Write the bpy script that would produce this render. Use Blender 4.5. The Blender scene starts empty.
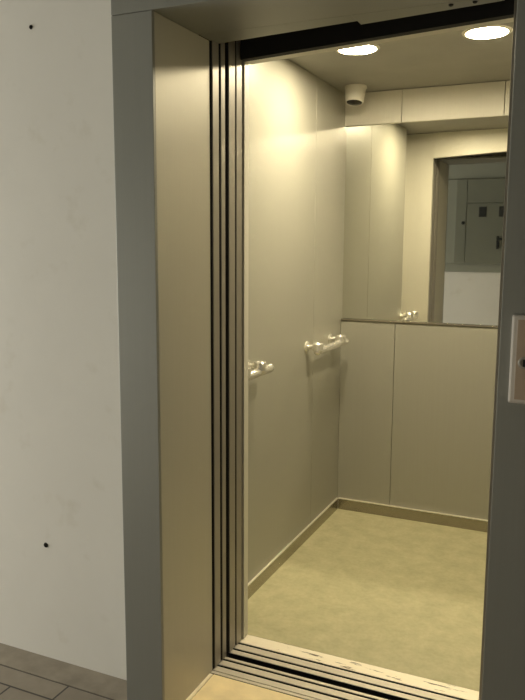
import bpy, bmesh, math
from mathutils import Vector, Matrix
S = bpy.context.scene
COL = S.collection
PI = math.pi

# ------------------------------------------------------------------ materials
def new_mat(name):
    m = bpy.data.materials.new(name); m.use_nodes = True
    nt = m.node_tree; nt.nodes.clear()
    out = nt.nodes.new('ShaderNodeOutputMaterial')
    b = nt.nodes.new('ShaderNodeBsdfPrincipled')
    nt.links.new(b.outputs[0], out.inputs[0])
    return m, nt, b

def ramp(nt, fac, stops):
    r = nt.nodes.new('ShaderNodeValToRGB')
    e = r.color_ramp.elements
    while len(e) < len(stops): e.new(0.5)
    for el, (p, c) in zip(e, stops):
        el.position = p; el.color = (*c, 1)
    nt.links.new(fac, r.inputs[0])
    return r.outputs[0]

def coords(nt, scale=(1, 1, 1), loc=(0, 0, 0), kind='Object'):
    t = nt.nodes.new('ShaderNodeTexCoord'); mp = nt.nodes.new('ShaderNodeMapping')
    mp.inputs['Scale'].default_value = scale; mp.inputs['Location'].default_value = loc
    nt.links.new(t.outputs[kind], mp.inputs[0])
    return mp.outputs[0]

def noise(nt, vec, scale, detail=4, rough=.55):
    n = nt.nodes.new('ShaderNodeTexNoise')
    n.inputs['Scale'].default_value = scale; n.inputs['Detail'].default_value = detail
    n.inputs['Roughness'].default_value = rough
    nt.links.new(vec, n.inputs['Vector'])
    return n.outputs['Fac']

def bump(nt, b, h, strength, dist=.002):
    bp = nt.nodes.new('ShaderNodeBump'); bp.inputs['Strength'].default_value = strength
    bp.inputs['Distance'].default_value = dist
    nt.links.new(h, bp.inputs['Height']); nt.links.new(bp.outputs[0], b.inputs['Normal'])

def plain(name, col, rough=.5, metal=0., var=.06, nscale=6, spec=.5):
    m, nt, b = new_mat(name)
    f = noise(nt, coords(nt), nscale)
    lo = tuple(c * (1 - var) for c in col); hi = tuple(min(1, c * (1 + var)) for c in col)
    nt.links.new(ramp(nt, f, [(.3, lo), (.7, hi)]), b.inputs['Base Color'])
    b.inputs['Roughness'].default_value = rough; b.inputs['Metallic'].default_value = metal
    b.inputs['Specular IOR Level'].default_value = spec
    return m

def brushed(name, col, rough, metal, streak=(220, 220, 3), var=.015, bstr=.012):
    m, nt, b = new_mat(name)
    f = noise(nt, coords(nt, streak), 1.0, 3)
    lo = tuple(c * (1 - var) for c in col); hi = tuple(min(1, c * (1 + var)) for c in col)
    nt.links.new(ramp(nt, f, [(.3, lo), (.7, hi)]), b.inputs['Base Color'])
    g = noise(nt, coords(nt), 2.2, 3)
    mr = nt.nodes.new('ShaderNodeMapRange')
    mr.inputs['To Min'].default_value = rough - .05; mr.inputs['To Max'].default_value = rough + .06
    nt.links.new(g, mr.inputs['Value']); nt.links.new(mr.outputs[0], b.inputs['Roughness'])
    b.inputs['Metallic'].default_value = metal
    bump(nt, b, f, bstr, .0006)
    return m

M = {}
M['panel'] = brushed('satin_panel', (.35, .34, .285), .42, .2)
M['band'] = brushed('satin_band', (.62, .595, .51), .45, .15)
M['ceiling'] = plain('ceiling_paint', (.32, .31, .275), .5, .2)
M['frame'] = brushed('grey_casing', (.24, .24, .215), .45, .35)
M['lining'] = brushed('return_lining_steel', (.44, .415, .335), .46, .3)  # lighter, warmer base colour than the front casing
M['edge'] = brushed('door_edge_steel', (.29, .265, .225), .4, .4)
M['alu'] = brushed('sill_aluminium', (.62, .57, .48), .45, .4, streak=(3, 220, 220))
M['dark'] = plain('black_gap', (.012, .011, .010), .8)
M['chrome'] = plain('chrome', (.86, .84, .80), .16, 1.0, .02)
M['skirt'] = brushed('skirting_steel', (.36, .33, .265), .25, .85, streak=(4, 4, 200))
M['rail'] = plain('satin_aluminium', (.82, .80, .74), .2, .75, .03)
M['lip'] = plain('bright_lip', (.85, .81, .70), .3, .5, .03)
M['cream'] = plain('cream_plastic', (.72, .69, .60), .4)
M['lens'] = plain('dark_lens', (.015, .012, .010), .15)
M['plate'] = brushed('call_plate_steel', (.62, .58, .54), .35, .6)
M['tan'] = brushed('warm_reflection_plate', (.42, .33, .25), .4, .4)  # tan base colour holds the warm reflection on the call plate
M['cab'] = plain('cabinet_paint', (.17, .175, .135), .45, 0, .05, 3)
M['cabinner'] = plain('cabinet_trim_paint', (.24, .245, .20), .45, 0, .05, 3)
M['winglass'] = plain('smoked_glass', (.02, .022, .02), .1)
M['concrete'] = plain('shaft_concrete', (.05, .05, .048), .9)

# mirror glass
m, nt, b = new_mat('mirror_silver')
f = noise(nt, coords(nt), 5)
nt.links.new(ramp(nt, f, [(.2, (.80, .80, .74)), (.8, (.83, .83, .77))]), b.inputs['Base Color'])
b.inputs['Metallic'].default_value = 1; b.inputs['Roughness'].default_value = .012
M['mirror'] = m

# white plaster with scuffs
m, nt, b = new_mat('white_plaster')
v = coords(nt)
f1 = noise(nt, v, 1.4, 6, .6); f2 = noise(nt, v, 9, 4)
c1 = ramp(nt, f1, [(.3, (.625, .60, .55)), (.55, (.66, .635, .585)), (.75, (.64, .615, .565))])
mx = nt.nodes.new('ShaderNodeMix'); mx.data_type = 'RGBA'; mx.blend_type = 'MULTIPLY'
mx.inputs[0].default_value = .6
nt.links.new(c1, mx.inputs[6]); nt.links.new(ramp(nt, f2, [(.26, (.88, .86, .82)), (.40, (1, 1, 1))]), mx.inputs[7])
nt.links.new(mx.outputs[2], b.inputs['Base Color'])
b.inputs['Roughness'].default_value = .75
bump(nt, b, noise(nt, v, 60, 5), .12, .002)
M['plaster'] = m
M['corr_ceiling'] = plain('corridor_ceiling_paint', (.40, .39, .36), .8)

# car vinyl floor, mottled
m, nt, b = new_mat('mottled_vinyl')
v = coords(nt)
f1 = noise(nt, coords(nt, (1, 1, 1)), 13, 7, .62)
f2 = noise(nt, v, 60, 4, .6)
c1 = ramp(nt, f1, [(.28, (.385, .36, .21)), (.5, (.45, .42, .25)), (.66, (.50, .465, .285)), (.8, (.545, .51, .325))])
mx = nt.nodes.new('ShaderNodeMix'); mx.data_type = 'RGBA'; mx.blend_type = 'MULTIPLY'
mx.inputs[0].default_value = .5
nt.links.new(c1, mx.inputs[6]); nt.links.new(ramp(nt, f2, [(.3, (.82, .81, .76)), (.6, (1, 1, 1))]), mx.inputs[7])
nt.links.new(mx.outputs[2], b.inputs['Base Color'])
b.inputs['Roughness'].default_value = .55
M['vinyl'] = m

# corridor floor tiles: narrow rows with dark grout
m, nt, b = new_mat('brown_tiles')
br = nt.nodes.new('ShaderNodeTexBrick')
nt.links.new(coords(nt, (1, 1, 1), (-.06, -.036, 0)), br.inputs['Vector'])
br.inputs['Scale'].default_value = 1; br.inputs['Brick Width'].default_value = .34
br.inputs['Row Height'].default_value = .081; br.inputs['Mortar Size'].default_value = .0035
br.inputs['Mortar Smooth'].default_value = .1; br.offset = .5
br.inputs['Color1'].default_value = (.27, .23, .18, 1); br.inputs['Color2'].default_value = (.31, .265, .205, 1)
br.inputs['Mortar'].default_value = (.05, .042, .034, 1)
f2 = noise(nt, coords(nt), 22, 5)
mx = nt.nodes.new('ShaderNodeMix'); mx.data_type = 'RGBA'; mx.blend_type = 'MULTIPLY'
mx.inputs[0].default_value = .6
nt.links.new(br.outputs['Color'], mx.inputs[6]); nt.links.new(ramp(nt, f2, [(.3, (.75, .75, .75)), (.7, (1, 1, 1))]), mx.inputs[7])
nt.links.new(mx.outputs[2], b.inputs['Base Color'])
b.inputs['Roughness'].default_value = .42
bump(nt, b, br.outputs['Fac'], -.4, .002)
M['tiles'] = m
M['border'] = plain('border_tile', (.28, .24, .185), .45, 0, .18, 14)
M['stone'] = plain('cream_stone', (.90, .74, .45), .4, 0, .12, 12)
M['stone2'] = plain('pale_stone', (.86, .76, .56), .4, 0, .08, 12)
M['hole'] = plain('hole_shade', (.02, .018, .015), .9)

# worn car sill: flaking dark patches along the wide strip
m, nt, b = new_mat('worn_sill_aluminium')
v = coords(nt, (7, 60, 1))
f1 = noise(nt, v, 1.2, 5, .6)
f2 = noise(nt, coords(nt, (3, 200, 1)), 1, 3)
c = ramp(nt, f1, [(.0, (.13, .10, .07)), (.385, (.13, .10, .07)), (.405, (.90, .82, .66)), (.7, (.93, .86, .71))])
nt.links.new(c, b.inputs['Base Color'])
b.inputs['Roughness'].default_value = .5; b.inputs['Metallic'].default_value = .25
M['worn'] = m

def emit(name, col, s):
    m = bpy.data.materials.new(name); m.use_nodes = True
    nt = m.node_tree; nt.nodes.clear()
    o = nt.nodes.new('ShaderNodeOutputMaterial'); e = nt.nodes.new('ShaderNodeEmission')
    e.inputs[0].default_value = (*col, 1); e.inputs[1].default_value = s
    nt.links.new(e.outputs[0], o.inputs[0]); return m
M['lamp'] = emit('led_diffuser', (1, .865, .595), 272)

m, nt, b = new_mat('clear_pane')
b.inputs['Transmission Weight'].default_value = 1; b.inputs['Roughness'].default_value = 0; b.inputs['IOR'].default_value = 1.01
b.inputs['Base Color'].default_value = (.98, .99, 1, 1)
M['pane'] = m

# ------------------------------------------------------------------ geometry helpers
def box(bm, x0, x1, y0, y1, z0, z1, bev=0., mtx=None):
    t = bmesh.new()
    bmesh.ops.create_cube(t, size=1)
    for v in t.verts:
        v.co = Vector((x0 + (v.co.x + .5) * (x1 - x0), y0 + (v.co.y + .5) * (y1 - y0), z0 + (v.co.z + .5) * (z1 - z0)))
    if bev: bmesh.ops.bevel(t, geom=list(t.edges), offset=bev, segments=2, affect='EDGES', profile=.6)
    merge(bm, t, mtx)

def merge(bm, t, mtx=None):
    if mtx is not None: bmesh.ops.transform(t, matrix=mtx, verts=t.verts)
    me = bpy.data.meshes.new('tmp'); t.to_mesh(me); t.free()
    bm.from_mesh(me); bpy.data.meshes.remove(me)

def lathe(bm, prof, mtx=None, n=40):
    """prof: list of (r, z) from one end to the other"""
    t = bmesh.new(); rings = []
    for r, z in prof:
        if r < 1e-6: rings.append([t.verts.new((0, 0, z))])
        else: rings.append([t.verts.new((r * math.cos(2 * PI * k / n), r * math.sin(2 * PI * k / n), z)) for k in range(n)])
    for a, b_ in zip(rings, rings[1:]):
        for k in range(n):
            k2 = (k + 1) % n
            if len(a) == 1 and len(b_) == 1: continue
            if len(a) == 1: t.faces.new((a[0], b_[k], b_[k2]))
            elif len(b_) == 1: t.faces.new((a[k], a[k2], b_[0]))
            else: t.faces.new((a[k], a[k2], b_[k2], b_[k]))
    bmesh.ops.recalc_face_normals(t, faces=t.faces)
    merge(bm, t, mtx)

def tube(bm, pts, r, n=18, cap=True):
    pts = [Vector(p) for p in pts]; t = bmesh.new(); rings = []
    for i, p in enumerate(pts):
        d = (pts[min(i + 1, len(pts) - 1)] - pts[max(i - 1, 0)]).normalized()
        u = d.cross(Vector((0, 0, 1)))
        if u.length < 1e-3: u = d.cross(Vector((1, 0, 0)))
        u.normalize(); w = d.cross(u)
        rr = r[i] if isinstance(r, (list, tuple)) else r
        rings.append([t.verts.new(p + (u * math.cos(2 * PI * k / n) + w * math.sin(2 * PI * k / n)) * rr) for k in range(n)])
    for a, b_ in zip(rings, rings[1:]):
        for k in range(n):
            t.faces.new((a[k], a[(k + 1) % n], b_[(k + 1) % n], b_[k]))
    if cap: t.faces.new(rings[0]); t.faces.new(rings[-1])
    bmesh.ops.recalc_face_normals(t, faces=t.faces)
    merge(bm, t)

def prism(bm, poly, z0, z1):
    t = bmesh.new()
    lo = [t.verts.new((x, y, z0)) for x, y in poly]; hi = [t.verts.new((x, y, z1)) for x, y in poly]
    t.faces.new(lo); t.faces.new(hi)
    for k in range(len(poly)):
        k2 = (k + 1) % len(poly); t.faces.new((lo[k], lo[k2], hi[k2], hi[k]))
    bmesh.ops.recalc_face_normals(t, faces=t.faces)
    merge(bm, t)

def obj(name, bm, mat, parent=None, smooth=False):
    me = bpy.data.meshes.new(name); bm.to_mesh(me); bm.free()
    me.materials.append(M[mat])
    if smooth:
        for p in me.polygons: p.use_smooth = True
        try: me.set_sharp_from_angle(angle=math.radians(35))
        except Exception: pass
    o = bpy.data.objects.new(name, me); COL.objects.link(o)
    if parent is not None:
        o.parent = parent; o.matrix_parent_inverse = Matrix.Translation(-Vector(parent.location))
    return o

def bx(name, mat, dims, parent=None, bev=0.):
    bm = bmesh.new(); box(bm, *dims, bev=bev); return obj(name, bm, mat, parent)

def boxes(name, mat, lst, parent=None, bev=0.):
    bm = bmesh.new()
    for d in lst: box(bm, *d, bev=bev)
    return obj(name, bm, mat, parent)

def struct(o): o['kind'] = 'structure'; return o
def thing(name, label, cat, loc=(0, 0, 0), group=None):
    o = bpy.data.objects.new(name, None); COL.objects.link(o); o.location = loc; o.empty_display_size = .1
    return tag(o, label, cat, group)
def tag(o, label, cat, group=None):
    o['label'] = label; o['category'] = cat; o['kind'] = 'thing'
    if group: o['group'] = group
    return o
def TR(x, y, z): return Matrix.Translation((x, y, z))

# ------------------------------------------------------------------ key dimensions (metres; the viewer stands at x=0, y=0)
WY = 1.841            # corridor face of the lift wall
FY = 1.699            # front of the steel surround
XL, XR = -1.089, -.1835  # clear width of the surround
HZ = 2.0235            # underside of the surround's lintel
CL, CR = -1.200, -.10  # car side walls
CF, CB = 2.268, 3.652  # car front lining / back wall
CZ = 2.18             # car ceiling
OY = -.42             # wall opposite the lift
CEI = 2.75            # corridor ceiling
EW = -5.5             # corridor end with the window
ER = 2.6

# ------------------------------------------------------------------ corridor shell
struct(bx('floor_corridor', 'tiles', (EW, ER, OY, 1.737, -.08, 0)))
struct(bx('trim_1', 'border', (EW, -1.2165, 1.7395, WY + .02, -.08, 0.0)))
struct(bx('trim_2', 'border', (-.04, ER, 1.7395, WY + .02, -.08, 0.0)))
struct(bx('ceiling_corridor', 'corr_ceiling', (EW - .2, ER, OY - .2, WY + .2, CEI, CEI + .1)))
wl = struct(bx('wall_left', 'plaster', (EW, -1.2175, WY, WY + .16, -.08, CEI)))
struct(bx('wall_right', 'plaster', (-.04, ER, WY, WY + .16, -.08, CEI)))
struct(bx('wall_above', 'plaster', (-1.17, -.09, WY, WY + .16, 2.225, CEI)))
struct(bx('wall_opposite', 'plaster', (EW, ER, OY - .16, OY, -.08, CEI)))
struct(bx('wall_end', 'plaster', (ER, ER + .12, OY - .16, WY + .16, -.08, CEI)))
# end wall with window opening
struct(boxes('wall_window', 'plaster', [(EW - .2, EW, OY - .16, OY + .35, -.08, CEI), (EW - .2, EW, WY - .35, WY + .16, -.08, CEI),
        (EW - .2, EW, OY + .35, WY - .35, -.08, .30), (EW - .2, EW, OY + .35, WY - .35, 1.75, CEI)]))
w1 = struct(boxes('window_1', 'cream', [(EW - .14, EW - .08, OY + .35, OY + .41, .30, 1.75), (EW - .14, EW - .08, WY - .41, WY - .35, .30, 1.75),
        (EW - .14, EW - .08, OY + .41, WY - .41, .30, .36), (EW - .14, EW - .08, OY + .41, WY - .41, 1.69, 1.75),
        (EW - .13, EW - .09, .69, .74, .36, 1.69)]))
bx('pane', 'pane', (EW - .113, EW - .107, OY + .41, WY - .41, .36, 1.69), w1)
# two drilled holes in the plaster, their inner shade painted on near-black discs
for x, z, r in ((-1.614, 2.077, .0058), (-1.635, .411, .0078)):
    bm = bmesh.new()
    lathe(bm, [(0, .0), (r * .55, .0), (r * .75, .003), (r, .0022), (r * 1.15, 0)], TR(x, WY - .0002, z) @ Matrix.Rotation(PI / 2, 4, 'X'), 14)
    obj('drill_hole', bm, 'hole', wl, True)

# ------------------------------------------------------------------ steel surround of the lift entrance
sur = thing('door_surround', 'brushed grey steel surround framing the open lift entrance', 'door frame', (-.63, FY, 0))
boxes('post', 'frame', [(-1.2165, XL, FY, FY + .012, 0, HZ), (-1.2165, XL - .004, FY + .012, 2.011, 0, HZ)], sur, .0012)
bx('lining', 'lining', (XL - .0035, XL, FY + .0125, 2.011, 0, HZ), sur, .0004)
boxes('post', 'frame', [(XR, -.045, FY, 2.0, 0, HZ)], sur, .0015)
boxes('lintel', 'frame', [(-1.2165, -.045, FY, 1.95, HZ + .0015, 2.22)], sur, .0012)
bm = bmesh.new()
prism(bm, [(XL, 1.9505), (XL, 2.0165), (-1.0815, 2.0165), (-1.0815, 2.056), (-.63, 2.006), (-.63, 1.9505)], HZ + .0016, HZ + .012)
prism(bm, [(-.6295, 1.9505), (-.6295, 2.041), (-.245, 1.99), (-.245, 1.9505)], HZ + .0016, HZ + .012)
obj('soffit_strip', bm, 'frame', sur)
for x in (-.372, -.313):
    bm = bmesh.new()
    lathe(bm, [(0, -.004), (.004, -.004), (.006, -.002), (.0065, 0), (0, 0)], TR(x, 1.968, HZ + .0016), 14)
    obj('screw', bm, 'dark', sur, True)

# ------------------------------------------------------------------ threshold stone and the two sills
th = struct(bx('threshold', 'stone', (-1.074, XR - .002, 1.7395, 1.992, -.08, 0.0)))
struct(bx('trim_3', 'stone2', (XL, -1.0765, 1.7395, 1.992, -.08, 0.0)))
struct(bx('trim_4', 'dark', (XL, XR, 1.7405, 1.994, -.1, -.003)))

def sill(name, label, ribs, y0, y1, x0, x1, mats):
    t = thing(name, label, 'sill', ((x0 + x1) / 2, y0, 0))
    boxes('base', 'dark', [(x0, x1, y0, y1, -.06, -.03)] + [(x0, x1, a + .0015, b_ - .0015, -.031, -.003) for a, b_ in ribs], t)
    for (a, b_), mt in zip(ribs, mats):
        bx('rib', mt, (x0, x1, a, b_, -.003, .0), t, .0008)
    return t
sill('landing_sill', 'grooved aluminium sill in front of the dark gap, on the corridor side', [(1.997, 2.010), (2.0135, 2.040), (2.0515, 2.080), (2.0905, 2.103)], 1.996, 2.104, XL - .0, XR + .0, ['alu'] * 4)
sill('car_sill', 'worn aluminium sill with a wide chipped strip beside the lift floor', [(2.132, 2.1545), (2.1655, 2.196), (2.207, 2.267)], 2.131, 2.267, XL - .0, XR + .0, ['alu', 'alu', 'worn'])
struct(bx('trim_5', 'dark', (-1.5, .2, 1.999, 2.26, -.5, -.06)))

# ------------------------------------------------------------------ sliding panels, open and stacked on the left
def slide(label, y0, y1, xe, ztop, group):
    t = thing('sliding_door_panel', label, 'door', (xe - .2, y0, .004), group)
    bx('leaf', 'edge', (xe - .42, xe, y0, y1, .004, ztop), t, .0012)
    bx('gap_shade_strip', 'dark', (xe - .12, xe - .002, y0 - .004, y0 - .0002, .006, ztop), t)  # black strip added to put shade into the gap between leaves
    bx('guide_shoe', 'dark', (xe - .30, xe - .10, (y0 + y1) / 2 - .003, (y0 + y1) / 2 + .003, -.010, .0035), t)
    return t
slide('outermost open sliding steel door leaf, next to the steel surround', 2.0225, 2.062, -1.084, 2.08, 'open sliding door leaves')
slide('narrow second sliding door leaf, just outside the wide dark gap', 2.0755, 2.102, -1.083, 2.08, 'open sliding door leaves')
slide('third sliding door leaf, just inside the wide dark gap', 2.127, 2.170, -1.082, 2.08, 'open sliding door leaves')
slide('innermost open sliding door leaf, beside the lift car front lining', 2.179, 2.2175, -1.081, 2.08, 'open sliding door leaves')
# shaft walls behind the leaves and above the opening, blackened to keep the cavity dark
struct(boxes('wall_shaft', 'dark', [(-1.62, -1.58, 2.002, 2.30, -.5, 2.6), (.12, .16, 2.002, 2.30, -.5, 2.6), (-1.62, .16, 2.002, 2.30, 2.56, 2.6)]))
struct(boxes('trim_6', 'dark', [(-1.5, .1, 2.066, 2.09, 2.092, 2.5)]))
# closing jamb on the right
jb = thing('striking_post', 'slim steel closing post at the right edge of the lift opening', 'post', (-.235, 2.02, 0))
bx('post', 'edge', (-.2235, -.14, 2.006, 2.034, 0, 2.06), jb, .001)

# ------------------------------------------------------------------ lift car
struct(bx('floor', 'vinyl', (CL - .1, CR + .02, CF, CB + .08, -.06, .0)))
struct(bx('ceiling', 'ceiling', (CL - .1, CR + .02, CF - .0, CB + .1, CZ, CZ + .03)))
wL = struct(bx('wall_car', 'panel', (CL - .10, CL - .082, CF, CB + .08, 0, CZ)))
PE = 2.50   # front edge of the left lining panels
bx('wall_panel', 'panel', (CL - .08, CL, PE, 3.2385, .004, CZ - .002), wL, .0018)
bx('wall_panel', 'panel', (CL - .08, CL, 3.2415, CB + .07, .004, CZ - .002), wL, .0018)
struct(bx('wall_side', 'panel', (CR, CR + .02, CF, CB + .08, 0, CZ)))
wB = struct(bx('wall_back', 'panel', (CL - .08, CR + .02, CB + .075, CB + .095, 0, CZ)))
SX = -.909
for x0, x1 in ((CL + .001, SX - .0012), (SX + .0012, CR - .001)):
    bx('wall_panel', 'panel', (x0, x1, CB, CB + .07, .004, 1.031), wB, .0015)
for x0, x1 in ((CL + .001, SX - .0012), (SX + .0012, -.429), (-.426, CR - .001)):
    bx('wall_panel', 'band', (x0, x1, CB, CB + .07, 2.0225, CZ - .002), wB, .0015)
# front lining: return beside the leaves, header, right return
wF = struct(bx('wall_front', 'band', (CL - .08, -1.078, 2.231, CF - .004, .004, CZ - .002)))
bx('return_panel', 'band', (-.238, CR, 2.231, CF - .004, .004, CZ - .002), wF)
bm = bmesh.new()
t = bmesh.new()
vs = [(-1.0775, 2.012), (-.2385, 2.052), (-.2385, CZ - .002), (-1.0775, CZ - .002)]
lo = [t.verts.new((x, 2.231, z)) for x, z in vs]; hi = [t.verts.new((x, CF + .008, z)) for x, z in vs]
t.faces.new(lo); t.faces.new(hi)
for k in range(4): t.faces.new((lo[k], lo[(k + 1) % 4], hi[(k + 1) % 4], hi[k]))
bmesh.ops.recalc_face_normals(t, faces=t.faces); merge(bm, t)
obj('header_panel', bm, 'band', wF)
bm = bmesh.new()
t = bmesh.new()
vs = [(-1.077, 2.0105), (-.239, 2.0505), (-.239, 2.5), (-1.077, 2.5)]
lo = [t.verts.new((x, 2.2, z)) for x, z in vs]; hi = [t.verts.new((x, 2.2305, z)) for x, z in vs]
t.faces.new(lo); t.faces.new(hi)
for k in range(4): t.faces.new((lo[k], lo[(k + 1) % 4], hi[(k + 1) % 4], hi[k]))
bmesh.ops.recalc_face_normals(t, faces=t.faces); merge(bm, t)
struct(obj('trim_8', bm, 'dark'))  # black sheet added over the header's outer face, standing in for cavity shade
# skirting
def skirt(name, dims, lip):
    o = struct(bx(name, 'skirt', dims, None, .0012)); bx('top_lip', 'lip', lip, o, .001); return o
skirt('baseboard_left', (CL, CL + .007, PE, CB - .008, .0, .058), (CL, CL + .0085, PE, CB - .009, .0585, .064))
skirt('baseboard_back', (CL + .0085, CR, CB - .007, CB, .0, .058), (CL + .009, CR, CB - .010, CB, .0585, .064))

# ------------------------------------------------------------------ mirror, leaning a little on its ledge
mir = thing('mirror', 'wide wall mirror on the lift back wall, reflecting the doorway', 'mirror', (-.62, CB, 1.04))
a, bb = math.radians(-.8), math.radians(.08)
n = Vector((math.sin(a) * math.cos(bb), -math.cos(a) * math.cos(bb), math.sin(bb)))
C0 = Vector((-.11, CB + .004, 1.04))
def mp(x, z): return Vector((x, C0.y - ((x - C0.x) * n.x + (z - C0.z) * n.z) / n.y, z))
bm = bmesh.new()
q = [(CL + .001, 1.042), (CR - .002, 1.042), (CR - .002, 2.034), (CL + .001, 2.034)]
f0 = [bm.verts.new(mp(*p)) for p in q]; f1 = [bm.verts.new(mp(*p) + Vector((0, .005, 0))) for p in q]
bm.faces.new(f0); bm.faces.new(list(reversed(f1)))
for k in range(4): bm.faces.new((f0[k], f1[k], f1[(k + 1) % 4], f0[(k + 1) % 4]))
bmesh.ops.recalc_face_normals(bm, faces=bm.faces)
obj('mirror_glass', bm, 'mirror', mir)
bm = bmesh.new()
box(bm, CL + .002, CR - .002, CB - .006, CB + .06, 1.033, 1.0415, bev=.001)
obj('ledge', bm, 'skirt', mir)

# ------------------------------------------------------------------ ceiling lights
def downlight(x, y, label):
    t = thing('recessed_downlight', label, 'light', (x, y, CZ), 'round ceiling lights')
    bm = bmesh.new()
    lathe(bm, [(.0735, -.0002), (.0737, -.0048), (.0755, -.0056), (.083, -.0045), (.087, -.002), (.088, 0.)], TR(x, y, CZ), 48)
    obj('trim_ring', bm, 'cream', t, True)
    bm = bmesh.new()
    lathe(bm, [(0, -.0025), (.04, -.0024), (.066, -.0019), (.0733, -.0012), (.0733, -.0003), (0, -.0003)], TR(x, y, CZ), 48)
    obj('diffuser', bm, 'lamp', t, True)
downlight(-.893, 2.855, 'glowing round ceiling light nearer the security camera')
downlight(-.403, 2.825, 'glowing round ceiling light farther from the security camera')

# ------------------------------------------------------------------ security camera
cc = thing('security_camera', 'small cream turret security camera under the lift ceiling corner', 'camera', (-1.098, 3.505, CZ))
tilt = TR(-1.098, 3.500, CZ) @ Matrix.Rotation(math.radians(-13), 4, 'X')
bm = bmesh.new(); lathe(bm, [(0, .001), (.05, .001), (.053, -.003), (.053, -.012), (.05, -.014), (0, -.014)], TR(-1.098, 3.500, CZ), 36)
obj('base', bm, 'cream', cc, True)
bm = bmesh.new(); lathe(bm, [(.047, -.010), (.049, -.018), (.044, -.074), (.041, -.082), (.0395, -.084), (.0385, -.080), (.038, -.06), (0, -.06)], tilt, 36)
obj('housing', bm, 'cream', cc, True)
bm = bmesh.new(); lathe(bm, [(.0378, -.081), (.030, -.0845), (.014, -.088), (0, -.089)], tilt, 30)
obj('lens', bm, 'lens', cc, True)

# ------------------------------------------------------------------ handrails on the left wall
RX = CL + .057
def rail(label, y0, y1, z, brackets, loc):
    t = thing('handrail', label, 'handrail', loc, 'chrome handrails')
    bm = bmesh.new()
    r = .0175
    pts, rs = [], []
    for k in range(7):
        s = PI / 2 * k / 6; pts.append((RX, y0 + r * (1 - math.sin(s)), z)); rs.append(max(.0012, r * math.sin(s)) if k else .0012)
    pts = [(RX, y0 + r * (1 - math.sin(PI / 2 * k / 6)) if False else y0 + r * (1 - math.cos(PI / 2 * (1 - k / 6)))*0 + r * (1 - math.sqrt(max(0, 1 - (1 - k / 6) ** 2)))*0 + r * k / 6, z) for k in range(7)]
    rs = [max(.001, r * math.sqrt(1 - (1 - k / 6) ** 2)) for k in range(7)]
    pts += [(RX, y1 - r + r * k / 6, z) for k in range(7)]
    rs += [max(.001, r * math.sqrt(1 - (k / 6) ** 2)) for k in range(7)]
    tube(bm, pts, rs, 22)
    obj('rail_tube', bm, 'rail', t, True)
    for y in brackets:
        bm = bmesh.new()
        # wall flange, arm and the clamp boss that sits on top of the tube
        lathe(bm, [(0, 0), (.026, 0), (.026, .004), (.021, .008), (0, .008)], TR(CL, y, z + .018) @ Matrix.Rotation(PI / 2, 4, 'Y'), 28)
        tube(bm, [(CL + .006, y, z + .018), (CL + .03, y, z + .02), (RX, y, z + .02)], [.012, .011, .013], 16)
        lathe(bm, [(.009, .008), (.009, .036), (.012, .040), (.022, .040), (.026, .035), (.026, .006), (.022, .002), (.009, .002)], TR(RX, y, z - .0), 28)
        b_ = obj('bracket', bm, 'rail', t, True)
        bm = bmesh.new()
        lathe(bm, [(0, .030), (.0089, .030), (.0089, .027), (0, .027)], TR(RX, y, z), 16)
        obj('screw', bm, 'dark', b_, True)
    return t
rail('short chrome handrail on the lift wall, its end beside the door leaves', 2.31, 2.615, .941, (2.36, 2.50), (RX, 2.31, .9))
rail('chrome handrail on the lift wall running into the back corner', 3.125, 3.58, .935, (3.15, 3.48), (RX, 3.075, .9))

# ------------------------------------------------------------------ call plate on the right post
cp = thing('call_plate', 'steel lift call plate with a dark keyhole on the right post', 'call panel', (-.113, FY, 1.17))
bm = bmesh.new(); box(bm, -.158, -.068, FY - .019, FY - .0002, 1.074, 1.272, bev=.005)
obj('plate', bm, 'plate', cp)
bx('face', 'tan', (-.145, -.074, FY - .0205, FY - .0188, 1.084, 1.262), cp, .0006)
bm = bmesh.new(); lathe(bm, [(0, 0), (.0135, 0), (.0135, .003), (.011, .0045), (.008, .0045), (.008, .002), (0, .002)], TR(-.127, FY - .0205, 1.167) @ Matrix.Rotation(PI / 2, 4, 'X'), 24)
kb = obj('key_switch', bm, 'edge', cp, True)
bx('keyhole', 'dark', (-.130, -.124, FY - .0252, FY - .022, 1.159, 1.175), kb)
bm = bmesh.new(); lathe(bm, [(0, 0), (.012, 0), (.012, .003), (.0105, .0045), (0, .0045)], TR(-.10, FY - .0205, 1.232) @ Matrix.Rotation(PI / 2, 4, 'X'), 24)
obj('button', bm, 'chrome', cp, True)

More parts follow.
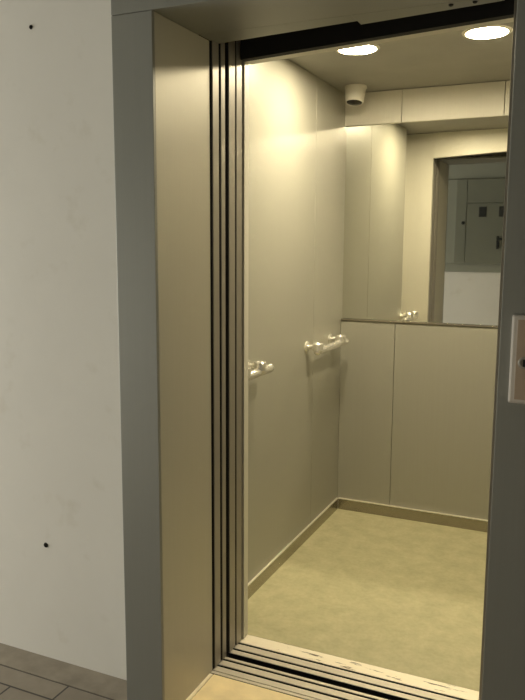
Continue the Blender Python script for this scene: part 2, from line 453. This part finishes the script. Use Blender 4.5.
# ------------------------------------------------------------------ meter cabinet on the opposite wall (seen in the mirror)
cab = thing('meter_cabinet', 'grey green metal meter cabinet reflected in the mirror, hung on the corridor wall', 'cabinet', (-.8, OY, 1.28))
bx('body', 'cabinner', (-5.2, -.36, OY + .0005, OY + .075, 1.2560, 2.1040), cab, .003)  # body lengthened far out of view to give the posts a dark reflection
def leaf(name, x0, x1, z0, z1):
    return bx(name, 'cab', (x0, x1, OY + .0755, OY + .088, z0, z1), cab, .002)
d0 = leaf('door', -1.432, -1.328, 1.2660, 2.0960)
bm = bmesh.new(); lathe(bm, [(0, 0), (.017, 0), (.017, .006), (.012, .009), (0, .009)], TR(-1.356, OY + .088, 1.6690) @ Matrix.Rotation(-PI / 2, 4, 'X'), 20)
obj('lock', bm, 'winglass', d0, True)
for k, x0 in enumerate((-1.322, -.936)):
    leaf('top_panel', x0, x0 + .380, 1.8660, 2.0960)
    d = leaf('door', x0, x0 + .380, 1.2660, 1.8580)
    for wx in (x0 + .118, x0 + .312):
        w = boxes('meter_window', 'dark', [(wx, wx + .074, OY + .088, OY + .0905, 1.7260, 1.8270)], d, .001)
        bx('glass', 'winglass', (wx + .006, wx + .068, OY + .0906, OY + .0925, 1.7320, 1.8210), w)
    bm = bmesh.new()
    box(bm, x0 + .301, x0 + .327, OY + .088, OY + .097, 1.4070, 1.5360, bev=.003)
    box(bm, x0 + .303, x0 + .368, OY + .097, OY + .118, 1.4940, 1.5190, bev=.004)
    obj('handle', bm, 'winglass', d)
struct(bx('trim_7', 'cabinner', (-5.4, .9, OY + .0005, OY + .03, 1.1720, 1.2555), None, .002))
struct(bx('trim_9', 'cabinner', (-5.4, .9, OY + .0005, OY + .06, 2.108, 2.55), None, .002))

# ------------------------------------------------------------------ light
W = bpy.data.worlds.new('sky'); S.world = W; W.use_nodes = True
nt = W.node_tree; nt.nodes.clear()
wo = nt.nodes.new('ShaderNodeOutputWorld'); bg = nt.nodes.new('ShaderNodeBackground')
bg.inputs[0].default_value = (.80, .88, 1, 1); bg.inputs[1].default_value = 1.0
nt.links.new(bg.outputs[0], wo.inputs[0])
L = bpy.data.lights.new('window_daylight', 'AREA'); L.shape = 'RECTANGLE'; L.size = 1.35; L.size_y = 1.4
L.energy = 138; L.color = (.99, .985, .90)
lo_ = bpy.data.objects.new('window_daylight', L); COL.objects.link(lo_)
lo_.location = (EW - .06, (OY + WY) / 2, .98); lo_.rotation_euler = (0, -PI / 2, 0)

# ------------------------------------------------------------------ camera
f = 728.54
ya, pi_, ro = (math.radians(d) for d in (-24.337, -8.1615, .286))
fwd = Vector((math.sin(ya) * math.cos(pi_), math.cos(ya) * math.cos(pi_), math.sin(pi_)))
r0 = Vector((math.cos(ya), -math.sin(ya), 0)); u0 = r0.cross(fwd)
right = r0 * math.cos(ro) + u0 * math.sin(ro); up = u0 * math.cos(ro) - r0 * math.sin(ro)
mw = Matrix(((right.x, up.x, -fwd.x, 0), (right.y, up.y, -fwd.y, 0), (right.z, up.z, -fwd.z, 1.42), (0, 0, 0, 1)))
cam = bpy.data.cameras.new('camera'); co = bpy.data.objects.new('camera', cam); COL.objects.link(co)
cam.sensor_fit = 'VERTICAL'; cam.sensor_height = 24; cam.lens = f / 700 * 24
cam.clip_start = .02
co.matrix_world = mw
S.camera = co

S.view_settings.view_transform = 'Standard'; S.view_settings.look = 'None'
S.view_settings.gamma = 1; S.view_settings.use_curve_mapping = False
S.view_settings.exposure = 0
try:
    S.cycles.use_guiding = True; S.cycles.sample_clamp_indirect = 0; S.cycles.max_bounces = 12
    S.cycles.diffuse_bounces = 6; S.cycles.glossy_bounces = 6; S.cycles.blur_glossy = 0
except Exception: pass
